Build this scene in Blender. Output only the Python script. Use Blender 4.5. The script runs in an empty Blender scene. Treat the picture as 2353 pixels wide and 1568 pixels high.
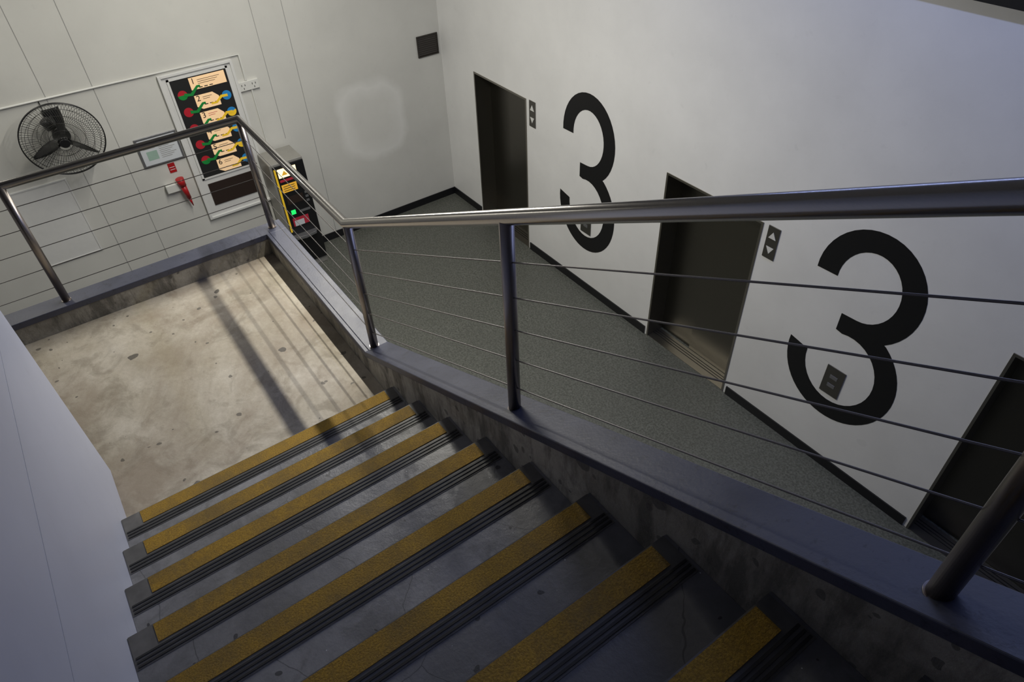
import bpy, bmesh, math
from mathutils import Matrix, Vector
scene=bpy.context.scene
scene.view_settings.view_transform='Standard'
scene.view_settings.look='None'

# ---------------------------------------------------------------- helpers
def link(o):
    scene.collection.objects.link(o); return o
def empty(name,loc=(0,0,0)):
    e=bpy.data.objects.new(name,None); e.empty_display_size=.1; e.location=loc
    return link(e)
def fin(o,parent):
    if parent is not None:
        o.parent=parent
        o.matrix_parent_inverse=Matrix.Translation(-Vector(parent.location))
    return o
def mesh(name,verts,faces,mat,parent=None,smooth=False,bevel=0):
    me=bpy.data.meshes.new(name); me.from_pydata([tuple(v) for v in verts],[],faces); me.update()
    bm=bmesh.new(); bm.from_mesh(me); bmesh.ops.recalc_face_normals(bm,faces=bm.faces); bm.to_mesh(me); bm.free()
    if smooth:
        for p in me.polygons: p.use_smooth=True
    o=bpy.data.objects.new(name,me)
    if mat: me.materials.append(mat)
    link(o)
    if bevel:
        b=o.modifiers.new('bevel','BEVEL'); b.width=bevel; b.segments=2; b.limit_method='ANGLE'
    return fin(o,parent)
def box(name,a,b,mat,parent=None,bevel=0):
    x0,y0,z0=[min(a[i],b[i]) for i in range(3)]; x1,y1,z1=[max(a[i],b[i]) for i in range(3)]
    v=[(x0,y0,z0),(x1,y0,z0),(x1,y1,z0),(x0,y1,z0),(x0,y0,z1),(x1,y0,z1),(x1,y1,z1),(x0,y1,z1)]
    f=[(0,3,2,1),(4,5,6,7),(0,1,5,4),(1,2,6,5),(2,3,7,6),(3,0,4,7)]
    return mesh(name,v,f,mat,parent,bevel=bevel)
def prism(name,pts,axis,a,b,mat,parent=None,bevel=0,smooth=False):
    """extrude 2D polygon. axis 'x': pts=(y,z); 'y': pts=(x,z); 'z': pts=(x,y)"""
    def P(p,t):
        return {'x':(t,p[0],p[1]),'y':(p[0],t,p[1]),'z':(p[0],p[1],t)}[axis]
    n=len(pts); v=[P(p,a) for p in pts]+[P(p,b) for p in pts]
    f=[tuple(range(n)),tuple(range(2*n-1,n-1,-1))]+[(i,(i+1)%n,n+(i+1)%n,n+i) for i in range(n)]
    return mesh(name,v,f,mat,parent,bevel=bevel,smooth=smooth)
def tube(name,paths,r,mat,parent=None,res=6,cyclic=False):
    cu=bpy.data.curves.new(name,'CURVE'); cu.dimensions='3D'; cu.bevel_depth=r; cu.bevel_resolution=res; cu.use_fill_caps=True
    for pts in paths:
        s=cu.splines.new('POLY'); s.points.add(len(pts)-1)
        for i,p in enumerate(pts): s.points[i].co=(p[0],p[1],p[2],1)
        s.use_cyclic_u=cyclic
    cu.materials.append(mat)
    o=bpy.data.objects.new(name,cu); link(o)
    for s in cu.splines: s.use_smooth=True
    return fin(o,parent)
def cyl(name,p0,p1,r0,r1,mat,parent=None,n=32,bevel=0):
    p0=Vector(p0);p1=Vector(p1);d=(p1-p0).normalized(); up=Vector((0,0,1)) if abs(d.z)<.9 else Vector((1,0,0))
    a=d.cross(up).normalized(); b=d.cross(a)
    v=[];
    for p,r in((p0,r0),(p1,r1)):
        for i in range(n):
            t=2*math.pi*i/n; v.append(p+a*math.cos(t)*r+b*math.sin(t)*r)
    f=[tuple(range(n)),tuple(range(2*n-1,n-1,-1))]+[(i,(i+1)%n,n+(i+1)%n,n+i) for i in range(n)]
    o=mesh(name,v,f,mat,parent)
    for p in o.data.polygons:
        if len(p.vertices)==4: p.use_smooth=True
    return o
def text(name,s,loc,size,mat,parent=None,face='x',ext=.0008,align='CENTER'):
    cu=bpy.data.curves.new(name,'FONT'); cu.body=s; cu.size=size; cu.extrude=ext; cu.align_x=align; cu.align_y='CENTER'
    cu.materials.append(mat)
    o=bpy.data.objects.new(name,cu); link(o); o.location=loc
    o.rotation_euler=(math.pi/2,0,math.pi/2) if face=='x' else (math.pi/2,0,0)
    return fin(o,parent)

# ---------------------------------------------------------------- materials
class NT:
    def __init__(s,name):
        s.m=bpy.data.materials.new(name); s.m.use_nodes=True; s.t=s.m.node_tree; s.b=s.t.nodes['Principled BSDF']
        s.co=s.t.nodes.new('ShaderNodeTexCoord').outputs['Object']
    def n(s,k,**kw):
        x=s.t.nodes.new(k)
        return x
    def l(s,a,b): s.t.links.new(a,b)
    def noise(s,scale,detail=4,rough=.55,vec=None,dist=0):
        x=s.n('ShaderNodeTexNoise'); x.inputs['Scale'].default_value=scale; x.inputs['Detail'].default_value=detail; x.inputs['Roughness'].default_value=rough; x.inputs['Distortion'].default_value=dist
        s.l(vec or s.co,x.inputs['Vector']); return x.outputs['Fac']
    def vor(s,scale,feature='F1',vec=None,out='Distance'):
        x=s.n('ShaderNodeTexVoronoi'); x.feature=feature; x.inputs['Scale'].default_value=scale
        s.l(vec or s.co,x.inputs['Vector']); return x.outputs[out]
    def ramp(s,fac,stops):
        x=s.n('ShaderNodeValToRGB'); e=x.color_ramp.elements
        while len(e)<len(stops): e.new(.5)
        for i,(p,c) in enumerate(stops):
            e[i].position=p; e[i].color=(c,c,c,1) if not hasattr(c,'__len__') else (*c,1)
        s.l(fac,x.inputs[0]); return x.outputs[0]
    def mix(s,fac,a,b,mode='MIX'):
        x=s.n('ShaderNodeMix'); x.data_type='RGBA'; x.blend_type=mode
        for v,i in((fac,0),(a,6),(b,7)):
            if hasattr(v,'is_output'): s.l(v,x.inputs[i])
            elif i==0: x.inputs[0].default_value=v
            else: x.inputs[i].default_value=(*v,1)
        return x.outputs[2]
    def math(s,op,a,b=0,c=None):
        x=s.n('ShaderNodeMath'); x.operation=op
        for i,v in enumerate((a,b,c)):
            if v is None: continue
            if hasattr(v,'is_output'): s.l(v,x.inputs[i])
            else: x.inputs[i].default_value=v
        return x.outputs[0]
    def bump(s,h,strength=.2,dist=.01):
        x=s.n('ShaderNodeBump'); x.inputs['Strength'].default_value=strength; x.inputs['Distance'].default_value=dist
        s.l(h,x.inputs['Height']); s.l(x.outputs[0],s.b.inputs['Normal'])
    def warp(s,scale,amt):
        nn=s.n('ShaderNodeTexNoise'); nn.inputs['Scale'].default_value=scale; s.l(s.co,nn.inputs['Vector'])
        sc=s.n('ShaderNodeVectorMath'); sc.operation='SCALE'; sc.inputs['Scale'].default_value=amt; s.l(nn.outputs['Color'],sc.inputs[0])
        nv=s.n('ShaderNodeVectorMath'); nv.operation='ADD'; s.l(s.co,nv.inputs[0]); s.l(sc.outputs[0],nv.inputs[1])
        return nv.outputs[0]
    def spots(s,scale,thr,size,vec):
        v=s.n('ShaderNodeTexVoronoi'); v.inputs['Scale'].default_value=scale; s.l(vec,v.inputs['Vector'])
        sp=s.n('ShaderNodeSeparateColor'); s.l(v.outputs['Color'],sp.inputs[0])
        rad=s.math('MULTIPLY',s.math('SUBTRACT',sp.outputs[0],thr),size)
        return s.math('LESS_THAN',v.outputs['Distance'],rad)
    def set(s,col=None,rough=None,metal=None,spec=None):
        for v,k in((col,'Base Color'),(rough,'Roughness'),(metal,'Metallic'),(spec,'Specular IOR Level')):
            if v is None: continue
            if hasattr(v,'is_output'): s.l(v,s.b.inputs[k])
            elif k=='Base Color': s.b.inputs[k].default_value=(*v,1)
            else: s.b.inputs[k].default_value=v
        return s.m
def plain(name,col,rough=.5,metal=0,emit=0,var=.08):
    s=NT(name); n=s.noise(14,3)
    c=s.mix(s.ramp(n,[(.3,0),(.7,1)]),tuple(x*(1-var) for x in col),col)
    s.set(c,rough,metal)
    if emit:
        s.l(c,s.b.inputs['Emission Color']); s.b.inputs['Emission Strength'].default_value=emit
    return s.m
def wall_mat(name,col,patch=False):
    s=NT(name)
    a=s.ramp(s.noise(1.3,5,.6),[(.3,0),(.7,1)])
    c=s.mix(a,tuple(x*.90 for x in col),col)
    sc=s.ramp(s.noise(9,6,.7),[(.60,0),(.72,1)])
    c=s.mix(s.math('MULTIPLY',sc,.16),c,tuple(x*.65 for x in col))
    sk=s.math('MULTIPLY',s.spots(2.2,.86,.9,s.warp(5,.25)),.10)
    c=s.mix(sk,c,tuple(x*.5 for x in col))
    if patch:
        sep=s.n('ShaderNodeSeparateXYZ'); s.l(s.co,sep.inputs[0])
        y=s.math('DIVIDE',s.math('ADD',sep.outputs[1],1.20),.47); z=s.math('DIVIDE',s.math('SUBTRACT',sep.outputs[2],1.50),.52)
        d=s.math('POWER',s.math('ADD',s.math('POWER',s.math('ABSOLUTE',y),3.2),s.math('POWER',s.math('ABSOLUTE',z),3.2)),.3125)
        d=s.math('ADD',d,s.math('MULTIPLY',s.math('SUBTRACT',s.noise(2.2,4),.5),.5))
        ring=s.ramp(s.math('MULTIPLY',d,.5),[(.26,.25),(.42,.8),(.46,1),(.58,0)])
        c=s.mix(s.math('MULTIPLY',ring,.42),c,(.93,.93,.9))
    s.bump(s.noise(60,4),.08,.004)
    return s.set(c,.45)
M_wallE=wall_mat('white_wall_paint',(.86,.86,.85))
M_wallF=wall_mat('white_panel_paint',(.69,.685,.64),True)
M_wallL=wall_mat('spine_wall_paint',(.55,.58,.70))
M_wallD=wall_mat('grey_wall_paint',(.25,.25,.27))

def concrete(name,c0,c1,spot,thr=.62,size=.5,cracks=False,bumps=.25,rough=.6,glitter=False,mott=.30,stain=None,thr2=None,streak=False):
    s=NT(name)
    big=s.ramp(s.noise(1.6,7,.62),[(.36,0),(.64,1)])
    c=s.mix(big,c0,c1)
    fine=s.ramp(s.noise(28,8,.7),[(.3,0),(.75,1)])
    c=s.mix(s.math('MULTIPLY',fine,.32),c,tuple(x*.5 for x in c0))
    med=s.ramp(s.noise(5,6,.65,dist=.6),[(.50,0),(.62,1)])
    c=s.mix(s.math('MULTIPLY',med,mott),c,tuple(x*.55 for x in c0))
    if stain:
        sm_=s.ramp(s.noise(.9,8,.68,dist=.8),[(.46,0),(.60,1)])
        c=s.mix(s.math('MULTIPLY',sm_,.6),c,stain)
    if streak:
        mp=s.n('ShaderNodeMapping'); mp.inputs['Scale'].default_value=(7,7,1.6); s.l(s.co,mp.inputs[0])
        k=s.ramp(s.noise(1.4,6,.65,vec=mp.outputs[0]),[(.48,0),(.60,1)])
        c=s.mix(s.math('MULTIPLY',k,.7),c,tuple(x*.25 for x in c0))
    wv=s.warp(14,.05)
    m=s.spots(5.5,thr,size,wv)
    c=s.mix(s.math('MULTIPLY',m,.8),c,spot)
    m2=s.spots(17,thr2 if thr2 else thr+.04,size*1.4,wv)
    c=s.mix(s.math('MULTIPLY',m2,.7),c,spot)
    if cracks:
        e=s.n('ShaderNodeTexVoronoi'); e.feature='DISTANCE_TO_EDGE'; e.inputs['Scale'].default_value=1.1
        s.l(s.warp(9,.05),e.inputs['Vector'])
        cr=s.math('LESS_THAN',e.outputs['Distance'],.0013)
        c=s.mix(s.math('MULTIPLY',cr,.5),c,(.03,.03,.03))
    if glitter:
        g=s.n('ShaderNodeTexVoronoi'); g.inputs['Scale'].default_value=60; s.l(s.co,g.inputs['Vector'])
        gs=s.n('ShaderNodeSeparateColor'); s.l(g.outputs['Color'],gs.inputs[0])
        gm=s.math('LESS_THAN',g.outputs['Distance'],s.math('MULTIPLY',s.math('SUBTRACT',gs.outputs[1],.93),2.2))
        c=s.mix(gm,c,(.6,.6,.63))
    s.bump(fine,bumps,.006)
    rr=s.ramp(med,[(0,rough),(1,min(1,rough+.2))])
    return s.set(c,rr)
M_land=concrete('landing_concrete',(.38,.33,.25),(.61,.56,.475),(.05,.045,.04),.70,.6,stain=(.26,.205,.15),thr2=.70,mott=.45)
M_tread=concrete('tread_concrete',(.18,.18,.185),(.32,.32,.33),(.025,.025,.025),.72,.65,cracks=True,rough=.32,glitter=True,mott=.6,stain=(.13,.13,.135))
M_kerb=concrete('kerb_concrete',(.31,.29,.24),(.50,.47,.40),(.08,.075,.068),.38,.42,bumps=.6,mott=.6,stain=(.18,.165,.13),streak=True)
def cap_mat():
    s=NT('blue_grey_cap_paint')
    a=s.ramp(s.noise(3,6,.6),[(.3,0),(.7,1)])
    c=s.mix(a,(.042,.046,.070),(.074,.079,.116))
    sc=s.ramp(s.noise(22,8,.75),[(.56,0),(.64,1)])
    c=s.mix(s.math('MULTIPLY',sc,.55),c,(.02,.02,.026))
    s.bump(s.noise(70,4),.2,.004)
    return s.set(c,s.ramp(a,[(0,.36),(1,.5)]))
M_cap=cap_mat()
def floor_mat():
    s=NT('speckled_vinyl')
    a=s.ramp(s.noise(48,3,.65),[(.38,0),(.62,1)])
    c=s.mix(a,(.066,.070,.058),(.145,.150,.130))
    b=s.ramp(s.noise(1.1,6,.65),[(.35,0),(.65,1)])
    c=s.mix(s.math('MULTIPLY',b,.35),c,(.08,.082,.072))
    w=s.ramp(s.vor(30),[(.09,1),(.14,0)])
    c=s.mix(s.math('MULTIPLY',w,.35),c,(.26,.26,.23))
    return s.set(c,.45)
M_floor=floor_mat()
def steel(name,col,rough,stretch=(1,1,60)):
    s=NT(name)
    mp=s.n('ShaderNodeMapping'); mp.inputs['Scale'].default_value=stretch; s.l(s.co,mp.inputs[0])
    n=s.noise(9,4,.6,vec=mp.outputs[0])
    c=s.mix(n,tuple(x*.8 for x in col),col)
    r=s.math('ADD',s.math('MULTIPLY',n,.14),rough-.07)
    s.bump(n,.04,.002)
    return s.set(c,r,1)
M_rail=steel('brushed_stainless',(.52,.50,.48),.22,(6,60,60))
M_post=steel('brushed_stainless_post',(.36,.325,.305),.33,(60,60,4))
M_cable=steel('steel_cable',(.20,.19,.19),.4)
M_door=steel('lift_door_steel',(.18,.17,.148),.34,(50,50,1.2))
M_jamb=steel('lift_jamb_steel',(.36,.34,.30),.36,(50,50,1.2))
M_plate=steel('button_plate_steel',(.24,.23,.21),.4)
def yellow_mat():
    s=NT('yellow_grit_strip')
    g=s.ramp(s.noise(160,3,.7),[(.35,0),(.65,1)])
    c=s.mix(g,(.25,.140,.010),(.45,.265,.020))
    w=s.ramp(s.noise(3.5,7,.7),[(.43,0),(.64,1)])
    c=s.mix(s.math('MULTIPLY',w,.7),c,(.14,.095,.03))
    s.bump(g,.4,.003)
    return s.set(c,.75)
M_yel=yellow_mat()
M_groove=plain('black_rubber_ridges',(.025,.025,.025),.5)
M_nosebed=plain('nosing_grey_bed',(.165,.16,.15),.45,var=.35)
M_black=plain('black_paint',(.006,.006,.007),.45)
M_base=plain('black_skirting',(.008,.008,.010),.4)
M_white=plain('white_plastic',(.72,.72,.68),.35,var=.03)
M_frame=plain('white_frame_paint',(.74,.74,.72),.4,var=.04)
M_seam=plain('seam_grey',(.33,.33,.32),.7)  # own grey of the panel joints, reused for the plan's text rows
M_seamL=plain('spine_joint_grey',(.45,.47,.55),.6)
M_red=plain('red_plastic',(.42,.012,.015),.35)
M_redp=plain('red_print',(.55,.03,.06),.5)
M_grn=plain('green_print',(.01,.28,.05),.5)
M_grne=plain('green_lamp',(.02,.8,.15),.4,emit=.9)
M_blue=plain('blue_print',(.02,.22,.52),.5,emit=.15)
M_yelp=plain('yellow_print',(.85,.55,.03),.5,emit=.2)
M_peach=plain('backlit_peach_panel',(.88,.60,.34),.5,emit=.38,var=.03)
M_redb=plain('red_disc_print',(.50,.015,.03),.5,emit=.05)
M_dark=plain('dark_brown_panel',(.03,.018,.014),.4)
M_ink=plain('ink',(.012,.012,.012),.6)
M_grey=plain('machine_grey_metal',(.36,.35,.32),.45,metal=.3)
M_fan=plain('fan_black_plastic',(.012,.012,.013),.35)
M_wire=plain('fan_wire',(.05,.05,.045),.4,metal=.4)
M_lamp=plain('lit_sign_warm',(1,.78,.42),.4,emit=1.6,var=.02)
M_orange=plain('orange_label',(.8,.42,.04),.5,emit=.4)
M_silver=plain('silver_frame',(.38,.38,.40),.35,metal=.8)
M_paper=plain('paper',(.66,.69,.72),.5,var=.03)
M_vent=plain('vent_dark',(.03,.025,.02),.5)
M_tri=plain('button_triangle_white',(.75,.75,.72),.5)
M_ceil=plain('ceiling_paint',(.34,.34,.36),.7)
M_house=plain('batten_housing',(.7,.7,.7),.5)

# ---------------------------------------------------------------- room shell
FZ=-.08; TOP=6.6
box('floor',(-.15,-7.2,FZ-.1),(13,.45,FZ),M_floor)
box('ceiling',(-.15,-7.2,TOP),(13,.45,TOP+.1),M_ceil)
box('wall_fan_side',(-.15,-7.2,FZ),(0,.45,TOP),M_wallF)
box('wall_stair_side',(0,-7.2,FZ),(13,-7.05,TOP),M_wallD)
box('wall_back',(12.85,-7.05,FZ),(13,.45,TOP),M_wallD)
DO=[(.83,2.01),(4.41,5.62),(7.80,9.0)]; DT=2.11
xs=[0]+[a for d in DO for a in d]+[12.85]
def lwall():
    bm=bmesh.new()
    def bx(x0,x1,z0,z1,y0=0,y1=.3):
        vs=[bm.verts.new(p) for p in [(x0,y0,z0),(x1,y0,z0),(x1,y1,z0),(x0,y1,z0),(x0,y0,z1),(x1,y0,z1),(x1,y1,z1),(x0,y1,z1)]]
        for i in [(0,3,2,1),(4,5,6,7),(0,1,5,4),(1,2,6,5),(2,3,7,6),(3,0,4,7)]: bm.faces.new([vs[j] for j in i])
    for i in range(0,len(xs),2): bx(xs[i],xs[i+1],FZ,DT)
    bx(0,12.85,DT,TOP)
    bx(0,12.85,FZ,TOP,.32,.45)
    me=bpy.data.meshes.new('wall_lift_side'); bm.to_mesh(me); bm.free(); me.materials.append(M_wallE)
    link(bpy.data.objects.new('wall_lift_side',me))
lwall()
bl=empty('baseboard_lift_side')
for i in range(0,len(xs),2):
    box('skirting_run_%d'%(i//2+1),(xs[i]+(0 if i==0 else .035),-.014,FZ),(xs[i+1]-.035,0,.03),M_base,bl)
box('baseboard_fan_side',(0,-7.05,FZ),(.014,-.014,.03),M_base)
box('trim_1',(0,-.05,4.20),(12.85,0,4.75),M_black)
sm=empty('trim_2')
for i,(y,z0,z1) in enumerate([(-4.80,FZ+.11,6.5),(-4.34,FZ+.11,6.5),(-2.45,1.6,6.5),(-2.08,FZ+.11,6.5)]):
    box('panel_joint_%d'%(i+1),(0,y-.003,z0),(.002,y+.003,z1),M_seam,sm)

# ---------------------------------------------------------------- lifts
def door(i,x0,x1):
    e=empty('door_%d'%i,(x0,0,0))
    yd=.24
    t=.022
    box('jamb_left',(x0,-.008,FZ),(x0+t,yd+.03,DT),M_jamb,e)
    box('jamb_right',(x1-t,-.008,FZ),(x1,yd+.03,DT),M_jamb,e)
    box('head',(x0+t,-.008,DT-t),(x1-t,yd+.03,DT),M_jamb,e)
    w=(x1-x0-2*t)
    xa=x0+t; xm=xa+w*.42; xb=x1-t
    box('leaf_slow',(xa,yd,FZ+.012),(xm,yd+.03,DT-t),M_door,e)
    box('leaf_fast',(xm-.02,yd-.025,FZ+.012),(xb,yd-.001,DT-t),M_door,e)
    box('sill',(xa,0,FZ),(xb,yd-.03,FZ+.008),M_jamb,e)
    for k in range(3):
        box('sill_groove_%d'%k,(xa,.09+.035*k,FZ+.008),(xb,.10+.035*k,FZ+.0095),M_black,e)
for i,(a,b) in enumerate(DO): door(i+1,a,b)

def three(name,cx,z0,w,h):
    P=[]
    def arc(cu,cv,ru,rv,a0,a1,n=28):
        for k in range(n+1):
            t=math.radians(a0+(a1-a0)*k/n); P.append((cu+ru*math.cos(t),cv+rv*math.sin(t)))
    arc(.485,.74,.445,.26,183,-52)
    arc(.5,.29,.5,.29,56,-186,36)
    arc(.5,.29,.315,.193,-183,105)
    P.append((.36,.483)); P.append((.36,.572))
    arc(.485,.74,.26,.165,-88,184)
    pts=[(cx-w/2+u*w,z0+v*h) for u,v in P]
    return prism(name,pts,'y',-.0025,-.001,M_black)
three('painted_numeral_3',3.20,.535,1.01,2.00)
three('painted_numeral_3.001',6.71,.515,1.06,2.01)

def callbtn(name,x0,z0):
    e=empty(name,(x0,0,z0)); w,h=.125,.33
    box('plate',(x0,-.010,z0),(x0+w,-.001,z0+h),M_plate,e,bevel=.002)
    cx=x0+w/2
    for nm,zc,s in(('up_arrow',z0+h*.74,1),('down_arrow',z0+h*.26,-1)):
        prism(nm,[(cx-.04,zc-.035*s),(cx+.04,zc-.035*s),(cx,zc+.035*s)],'y',-.0125,-.010,M_tri,e)
callbtn('lift_call_panel',2.075,1.79); callbtn('lift_call_panel',5.68,1.79)
def plate(name,x0,z0):
    e=empty(name,(x0,0,z0)); w,h=.185,.32
    box('plate',(x0,-.010,z0),(x0+w,-.0026,z0+h),M_plate,e,bevel=.002)
    for k,z in enumerate((.19,.09)):
        box('indicator_%d'%(k+1),(x0+.055,-.013,z0+z),(x0+w-.055,-.010,z0+z+.04),M_silver,e,bevel=.002)
plate('lift_indicator_plate',3.12,.78); plate('lift_indicator_plate',6.61,.78)

# ---------------------------------------------------------------- stairs
X1,Z1,G,RS=5.965,2.695,.338,.17
YK,YO,YW=-3.87,-3.72,-5.38
LZ=2.525; N=12
st=empty('staircase',(X1,YK,LZ))
pts=[(X1,LZ-.02)]
for i in range(N):
    x=X1+i*G; z=Z1+i*RS
    pts+=[(x,z),(x+G,z)] if i<N-1 else [(x,z),(12.84,z)]
top=Z1+(N-1)*RS
pts+=[(12.84,top-.25),(X1+(N-1)*G+.2,top-.25),(X1+.35,LZ-.25),(X1,LZ-.25)]
prism('concrete_flight',pts,'y',YW+.001,YK-.001,M_tread,st)
for i in range(N):
    x=X1+i*G; z=Z1+i*RS
    box('nosing_bed_%d'%i,(x-.001,YW+.004,z-.002),(x+.140,YK-.012,z+.002),M_nosebed,st)
    box('yellow_strip_%d'%i,(x+.004,-5.29,z+.002),(x+.080,-3.935,z+.0055),M_yel,st)
    for k in range(3):
        box('ridge_%d_%d'%(i,k),(x+.092+k*.017,YW+.01,z+.002),(x+.0995+k*.017,YK-.018,z+.0055),M_groove,st)
box('stair_landing',(3.931,-7.04,LZ-.25),(X1-.001,YK-.001,LZ-.0005),M_land)
r2=(LZ-FZ)/15
poly=[(X1,LZ)]
for i in range(14):
    poly+=[(X1+i*.3,LZ-(i+1)*r2),(X1+(i+1)*.3,LZ-(i+1)*r2)]
poly+=[(X1+14*.3,FZ),(X1+14*.3-.5,FZ),(X1,LZ-.25)]
prism('staircase.001',poly,'y',-7.04,-5.545,M_tread)
sw=empty('wall_stair_spine',(5.42,YW,2.6))
prism('spine_body',[(5.42,LZ),(5.42,TOP),(12.85,TOP),(12.85,LZ)],'y',-5.54,YW,M_wallL,sw,bevel=.006)
box('joint_line',(5.42,YW,3.79),(12.8,YW+.001,3.7925),M_seamL,sw)
box('wall_under_stair',(X1+.002,-5.54,FZ),(12.85,YW,LZ-.001),M_wallL)

# kerbs
SL=RS/G; KB=5.60; KZ=2.70; XE=9.9
def kz(x): return KZ+max(0,x-KB)*SL
kb=empty('stair_kerb',(KB,YK,KZ))
ct=.045
prism('kerb_body',[(3.93,KZ-ct),(KB,KZ-ct),(XE,kz(XE)-ct),(XE,kz(XE)-.75),(X1+.1,LZ-.3),(3.93,LZ-.3)],'y',YK,YO,M_kerb,kb)
box('kerb_body_far',(3.78,-7.04,LZ-.3),(3.93,YO,KZ-ct),M_kerb,kb)
prism('painted_cap',[(3.93,KZ-ct),(3.93,KZ),(KB,KZ),(XE,kz(XE)),(XE,kz(XE)-ct),(KB,KZ-ct)],'y',YK-.004,YO+.004,M_cap,kb,bevel=.004)
box('painted_cap_far',(3.776,-7.04,KZ-ct),(3.934,YO+.004,KZ),M_cap,kb,bevel=.004)

# ---------------------------------------------------------------- railing
rl=empty('cable_railing',(KB,-3.80,KZ))
YR=-3.80; XR=3.86; RH=.87
XB=5.565
def rz(x): return KZ+RH+max(0,x-XB)*.508
tube('handrail',[[(XR,-7.0,KZ+RH),(XR,YR,KZ+RH),(XB,YR,KZ+RH),(9.85,YR,rz(9.85))]],.027,M_rail,rl,8)
def post(n,x,y,z0,z1):
    cyl('post_%d'%n,(x,y,z0),(x,y,z1),.0255,.0255,M_post,rl)
    cyl('post_foot_%d'%n,(x,y,z0),(x,y,z0+.005),.030,.030,M_post,rl)
post(1,XR,-6.7,KZ,KZ+RH); post(2,XR,-5.27,KZ,KZ+RH); post(3,XR,YR,KZ,KZ+RH); post(4,5.585,YR,KZ,KZ+RH)
for n,x in((5,7.11),(6,8.60),(7,9.8)): post(n,x,YR,kz(x)-.01,rz(x)-.012)
paths=[]
for k in range(5):
    h=.12+.15*k
    paths.append([(XR,-7.0,KZ+h),(XR,YR,KZ+h),(KB,YR,KZ+h),(9.8,YR,kz(9.8)+h)])
tube('cables',paths,.0028,M_cable,rl,2)

# ---------------------------------------------------------------- fan wall objects
cd=empty('electrical_conduit',(0,-2.74,2.76))
tube('conduit_pipe',[[(.015,-7.0,2.79),(.015,-2.74,2.75),(.015,-2.74,2.44)]],.0125,M_white,cd,3)
tube('conduit_drop',[[(.015,-2.70,2.32),(.015,-2.70,1.5)]],.011,M_white,cd,3)
e=empty('power_outlet',(0,-2.72,2.38))
box('plate',(.001,-2.86,2.325),(.035,-2.60,2.435),M_white,e,bevel=.004)
for k,y in enumerate((-2.81,-2.68)):
    for j,(dy,dz) in enumerate(((0,.02),(.04,.02),(.02,-.02))):
        box('slot_%d_%d'%(k,j),(.035,y+dy-.003,2.375+dz-.012),(.0365,y+dy+.004,2.375+dz+.010),M_ink,e)
e=empty('air_vent',(0,-.2,2.28))
box('frame_back',(.001,-.37,2.145),(.006,-.045,2.425),M_dark,e)
for nm,a,b in(('frame_l',(-.37,2.145),(-.355,2.425)),('frame_r',(-.06,2.145),(-.045,2.425)),('frame_t',(-.355,2.41),(-.06,2.425)),('frame_b',(-.355,2.145),(-.06,2.16))):
    box(nm,(.006,a[0],a[1]),(.018,b[0],b[1]),M_vent,e)
for k in range(9):
    z=2.17+k*.027
    prism('louvre_%d'%k,[(.006,z+.016),(.016,z),(.016,z+.003),(.006,z+.019)],'y',-.355,-.06,M_vent,e)

# directory board
e=empty('parking_directory_board',(0,-3.26,1.8))
y0,y1,z0,z1=-3.69,-2.84,.86,2.72
box('backing',(.001,y0,z0),(.02,y1,z1),M_frame,e,bevel=.003)
fw=.03
for nm,a,b in(('rim_l',(y0,z0),(y0+fw,z1)),('rim_r',(y1-fw,z0),(y1,z1)),('rim_t',(y0+fw,z1-fw),(y1-fw,z1)),('rim_b',(y0+fw,z0),(y1-fw,z0+fw))):
    box(nm,(.02,a[0],a[1]),(.045,b[0],b[1]),M_frame,e,bevel=.003)
for nm,a,b in(('in_l',(-3.61,1.40),(-3.585,2.66)),('in_r',(-2.935,1.40),(-2.91,2.66)),('in_b',(-3.61,1.40),(-2.91,1.42)),('in_t',(-3.61,2.64),(-2.91,2.66))):
    box(nm,(.02,a[0],a[1]),(.034,b[0],b[1]),M_frame,e)
box('black_display',(.02,-3.585,1.42),(.026,-2.935,2.64),M_ink,e)
box('lower_panel',(.02,-3.57,1.03),(.030,-2.92,1.33),M_dark,e)
rows=['1','2','3','4','5','6']
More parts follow.
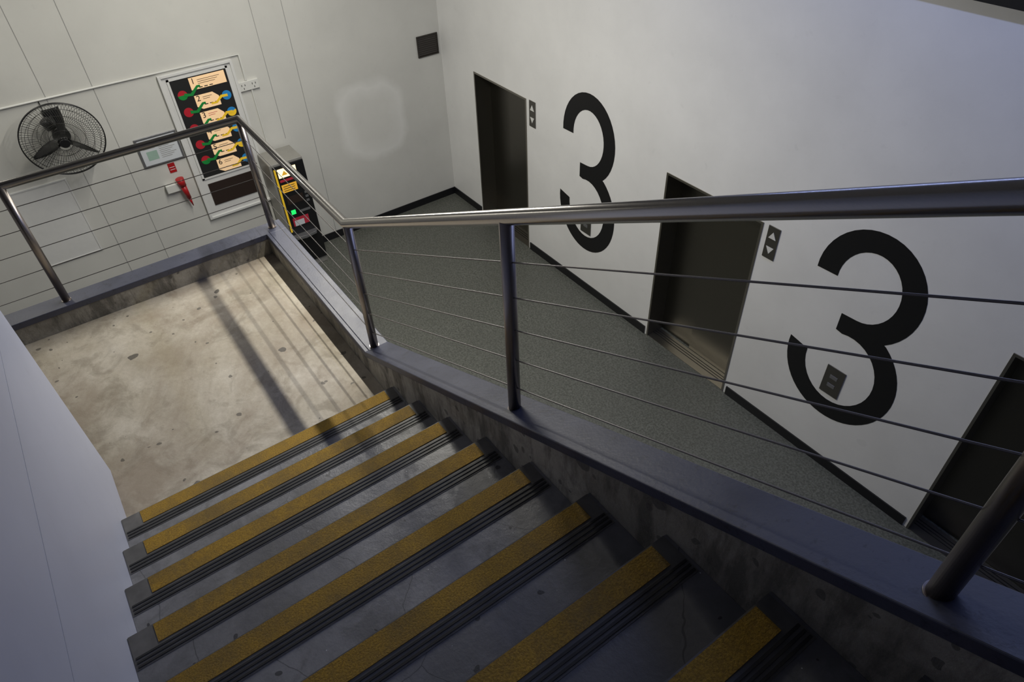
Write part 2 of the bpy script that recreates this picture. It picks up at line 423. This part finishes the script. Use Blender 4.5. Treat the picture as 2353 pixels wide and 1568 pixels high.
for i,rn in enumerate(rows):
    zc=2.54-i*.2035
    yl,yr=-3.375,-3.10
    if i==0: box('level_panel_%s'%rn,(.026,yl,zc-.055),(.029,-2.96,zc+.085),M_peach,e)
    else:
        prism('level_panel_%s'%rn,[(yl,zc-.05),(yl+.06,zc-.088),(yr,zc-.088),(yr,zc+.02),(yr-.06,zc+.08),(yl,zc+.08)],'x',.026,.029,M_peach,e)
    text('level_number_%s'%rn,rn,(.030,yl+.04,zc+.04),.095,M_ink,e)
    for k in range(3):
        box('text_line_%s_%d'%(rn,k),(.029,yl+.09+k*.06,zc-.045),(.0298,yl+.13+k*.06,zc-.035),M_ink,e)
    for k in range(2 if i else 3):
        box('caption_%s_%d'%(rn,k),(.029,yl+.09,zc+.045-.022*k),(.0298,yl+.2+(.15 if i==0 else 0)-.03*k,zc+.050-.022*k),M_redp if i==2 else M_ink,e)
    zl=zc-.085
    def half(nm,cy,cz,r,a0,a1,mat,x=.026):
        p=[(cy+r*math.cos(math.radians(a0+(a1-a0)*k/16)),cz+r*math.sin(math.radians(a0+(a1-a0)*k/16))) for k in range(17)]
        prism(nm,p,'x',x,x+.002,mat,e)
    if i<5:
        half('left_disc_a%s'%rn,-3.49,zl,.055,0,180,M_redb); half('left_disc_b%s'%rn,-3.49,zl,.055,180,360,M_redb if i%2 else M_grn)
        prism('left_arm_%s'%rn,[(-3.47,zl+.02),(-3.40,zl+.0),(-3.31,zl+.075),(-3.27,zl+.075),(-3.27,zl+.050),(-3.30,zl+.050),(-3.38,zl-.03),(-3.47,zl-.02)],'x',.0295,.0315,M_grn,e)
    if i>0:
        zr=zc+.0
        half('right_disc_a%s'%rn,-3.01,zr,.055,20,200,M_blue); half('right_disc_b%s'%rn,-3.01,zr,.055,200,380,M_blue if i%2 else M_yelp)
        prism('right_arm_%s'%rn,[(-3.0,zr+.015),(-3.08,zr+.02),(-3.15,zr-.04),(-3.21,zr-.04),(-3.21,zr-.062),(-3.14,zr-.062),(-3.07,zr-.01),(-3.0,zr-.015)],'x',.0295,.0315,M_yelp,e)

# evacuation plan
e=empty('evacuation_plan_frame',(0,-3.93,1.92))
box('frame',(.001,-4.18,1.74),(.016,-3.705,2.10),M_silver,e,bevel=.003)
box('sheet',(.016,-4.155,1.765),(.0175,-3.73,2.075),M_paper,e)
box('header_bar',(.0175,-4.12,2.03),(.0182,-3.90,2.045),M_redp,e)
box('header_bar_2',(.0175,-3.86,2.03),(.0182,-3.76,2.045),M_redp,e)
box('plan_map',(.0175,-4.10,1.82),(.0182,-3.98,1.93),plain('map_green',(.35,.50,.42),.6),e)
for k in range(8):
    box('text_row_%d'%k,(.0175,-3.95,1.82+k*.022),(.0182,-3.95+.12+.03*((k*7)%3),1.827+k*.022),M_seam,e)
for k in range(3):
    box('text_row_l%d'%k,(.0175,-4.12,1.96+k*.02),(.0182,-3.99,1.966+k*.02),M_seam,e)

e=empty('emergency_phone',(0,-3.93,1.45))
box('label_red',(.001,-3.93,1.60),(.006,-3.85,1.72),M_red,e)
for k in range(2): box('label_text_%d'%k,(.006,-3.92,1.635+k*.03),(.0068,-3.86,1.642+k*.03),M_paper,e)
box('white_box',(.001,-4.05,1.38),(.07,-3.88,1.48),M_white,e,bevel=.006)
cyl('handset_top',(.085,-3.87,1.54),(.085,-3.86,1.44),.05,.042,M_red,e)
cyl('handset_grip',(.085,-3.86,1.44),(.075,-3.84,1.26),.036,.026,M_red,e)
cyl('handset_tip',(.075,-3.84,1.26),(.06,-3.825,1.14),.02,.006,M_red,e)

e=empty('access_panel',(0,-5.25,1.4))
for nm,a,b in(('edge_l',(-5.58,.93),(-5.565,1.9)),('edge_r',(-5.0,.93),(-4.985,1.9)),('edge_b',(-5.565,.93),(-5.0,.945)),('edge_t',(-5.565,1.885),(-5.0,1.9))):
    box(nm,(.001,a[0],a[1]),(.012,b[0],b[1]),M_frame,e)
box('leaf',(.001,-5.565,.945),(.006,-5.0,1.885),M_frame,e)

# payment machine
e=empty('ticket_payment_machine',(.25,-2.64,.7))
my0,my1,md,mt=-2.88,-2.44,.47,1.53
box('cabinet',(0.05,my0,FZ),(md,my1,mt),M_grey,e,bevel=.008)
box('front_black',(md,my0+.03,FZ+.1),(md+.02,my1-.005,mt-.03),M_black,e,bevel=.004)
box('yellow_edge',(md+.02,my0+.035,.55),(md+.023,my0+.06,mt-.06),M_yelp,e)
xf=md+.02
box('lit_header',(xf,my0+.08,1.34),(xf+.006,my1-.12,1.46),M_lamp,e)
prism('header_symbol',[(my0+.12,1.37),(my0+.20,1.37),(my0+.16,1.43)],'x',xf+.006,xf+.008,M_orange,e)
box('red_stripe',(xf,my0+.08,1.28),(xf+.004,my1-.12,1.31),M_redp,e)
box('orange_label',(xf,my0+.08,1.13),(xf+.004,my1-.16,1.24),M_orange,e)
for k in range(3): box('orange_text_%d'%k,(xf+.004,my0+.10,1.15+k*.03),(xf+.005,my1-.19,1.158+k*.03),M_ink,e)
box('display',(xf,my0+.10,.95),(xf+.004,my1-.12,1.06),M_dark,e)
box('green_button',(xf,my0+.11,.80),(xf+.008,my0+.17,.86),M_grne,e)
box('card_slot',(xf,my0+.22,.80),(xf+.008,my1-.07,.83),M_silver,e)
box('red_notice',(xf,my0+.10,.62),(xf+.004,my1-.12,.74),M_redp,e)
box('notice_paper',(xf+.004,my0+.12,.62),(xf+.006,my1-.19,.70),M_paper,e)
prism('tray',[(xf,my0+.04),(xf+.08,my0+.07),(xf+.11,my0+.19),(xf+.08,my1-.09),(xf,my1-.05)],'z',.46,.50,M_silver,e,bevel=.004)
for k in range(5): box('keypad_%d'%k,(xf,my1-.09,.92+k*.06),(xf+.006,my1-.05,.95+k*.06),M_silver,e)

def fan():
    c=Vector((.36,-4.83,2.44)); e=empty('wall_fan',c)
    tilt=math.radians(4)
    ax=Vector((math.cos(tilt),-0.02,-math.sin(tilt))).normalized()
    u=Vector((0,1,0)); u=(u-ax*u.dot(ax)).normalized(); w=ax.cross(u)
    if w.z<0: w=-w
    R=.39
    P=lambda a,r,d: c+u*math.cos(a)*r+w*math.sin(a)*r+ax*d
    prof_f=[(.07,.095),(.14,.088),(.21,.074),(.28,.054),(.34,.028),(R,0)]
    prof_b=[(R,0),(.36,-.045),(.30,-.075),(.22,-.09),(.12,-.1)]
    def ring(r,d): return [P(2*math.pi*k/64,r,d) for k in range(64)]
    tube('cage_rim',[ring(R,0),ring(R,-.014)],.006,M_fan,e,3,True)
    tube('cage_rings',[ring(r,d) for r,d in prof_f[:-1]+prof_b[1:]],.002,M_wire,e,1,True)
    sp=[]
    n=96
    for k in range(n):
        a=2*math.pi*k/n; sp.append([P(a+ (r-.07)*.9,r,d) for r,d in prof_f])
    for k in range(72):
        a=2*math.pi*k/72; sp.append([P(a-(r-.12)*.5,r,d) for r,d in prof_b])
    tube('cage_wires',sp,.0017,M_wire,e,1)
    cyl('front_badge',c+ax*.09,c+ax*.10,.05,.045,M_fan,e)
    cyl('hub',c-ax*.05,c+ax*.04,.045,.035,M_fan,e)
    cyl('motor',c-ax*.10,c-ax*.26,.085,.07,M_fan,e)
    for b,a0 in enumerate((74,197,314)):
        a0=math.radians(a0); v=[];NR,NC=9,5
        for i in range(NR):
            q=i/(NR-1); r=.04+q*.31; half=(.028+.030*math.sin(math.pi*min(1,q*.8+.1)))*(1-.6*q**3)
            for j in range(NC):
                s=(j/(NC-1)-.5)*2; off=s*half
                dirr=u*math.cos(a0)+w*math.sin(a0); tan=-u*math.sin(a0)+w*math.cos(a0)
                v.append(c+dirr*r+tan*(off*.75+.02*q)+ax*(-.02+off*.7))
        f=[(i*NC+j,i*NC+j+1,(i+1)*NC+j+1,(i+1)*NC+j) for i in range(NR-1) for j in range(NC-1)]
        o=mesh('blade_%d'%(b+1),v,f,M_fan,e,smooth=True)
        so=o.modifiers.new('s','SOLIDIFY'); so.thickness=.004
    box('wall_plate',(.001,-4.90,2.42),(.02,-4.76,2.66),M_fan,e,bevel=.004)
    tube('bracket',[[(.02,-4.83,2.58),(.10,-4.85,2.60),tuple(c-ax*.2+Vector((0,0,.02)))]],.02,M_fan,e,4)
    cyl('oscillator_housing',c-ax*.18+w*.08-u*.05,c-ax*.18+w*.17-u*.09,.06,.05,M_fan,e)
    tube('power_cord',[[tuple(c-ax*.24),(.05,-4.86,2.36),(.012,-4.88,2.5),(.012,-4.88,2.775)]],.004,M_fan,e,2)
fan()

# ---------------------------------------------------------------- lights
def batten(name,x0,x1,y,z,power,col,wid=.10):
    e=empty(name,((x0+x1)/2,y,z))
    box('housing',(x0,y-.06,z+.02),(x1,y+.06,z+.09),M_house,e,bevel=.01)
    for k in range(2):
        xx=x0+.4+k*(x1-x0-.8)
        box('stem_%d'%k,(xx-.01,y-.01,z+.09),(xx+.01,y+.01,TOP),M_house,e)
    L=bpy.data.lights.new(name+'_light','AREA'); L.shape='RECTANGLE'; L.size=x1-x0-.05; L.size_y=wid; L.energy=power; L.color=col
    o=bpy.data.objects.new('tube_light',L); link(o); o.location=((x0+x1)/2,y,z+.012); fin(o,e)
batten('blue_fill',1.5,5.1,-2.95,4.98,158,(1,.965,.87),.05)
batten('blue_fill',.6,2.0,-5.9,5.4,30,(1,.97,.87),.08)
batten('blue_fill',4.6,10.2,-1.2,6.1,52,(.42,.52,1),.12)  # unseen blue fill added for bluish upper wall and rail highlight; housing invented
w=bpy.data.worlds.new('World'); scene.world=w; w.use_nodes=True
w.node_tree.nodes['Background'].inputs[0].default_value=(.5,.55,.7,1); w.node_tree.nodes['Background'].inputs[1].default_value=.3

# ---------------------------------------------------------------- camera
R=[[0.5820489717932344, 0.8124490502145492, -0.03384575660131635], [-0.5284607898271704, 0.4095747305705715, 0.7436247263864262], [0.6180195693096472, -0.41493985212741497, 0.6677400175718072]]
cam=bpy.data.cameras.new('camera'); co=bpy.data.objects.new('camera',cam); link(co)
m=Matrix(R).transposed().to_4x4(); m.translation=Vector((8.68319,-4.85533,5.52201))
co.matrix_world=m
cam.sensor_width=36; cam.lens=1575/2353*36; cam.clip_start=.02
scene.camera=co
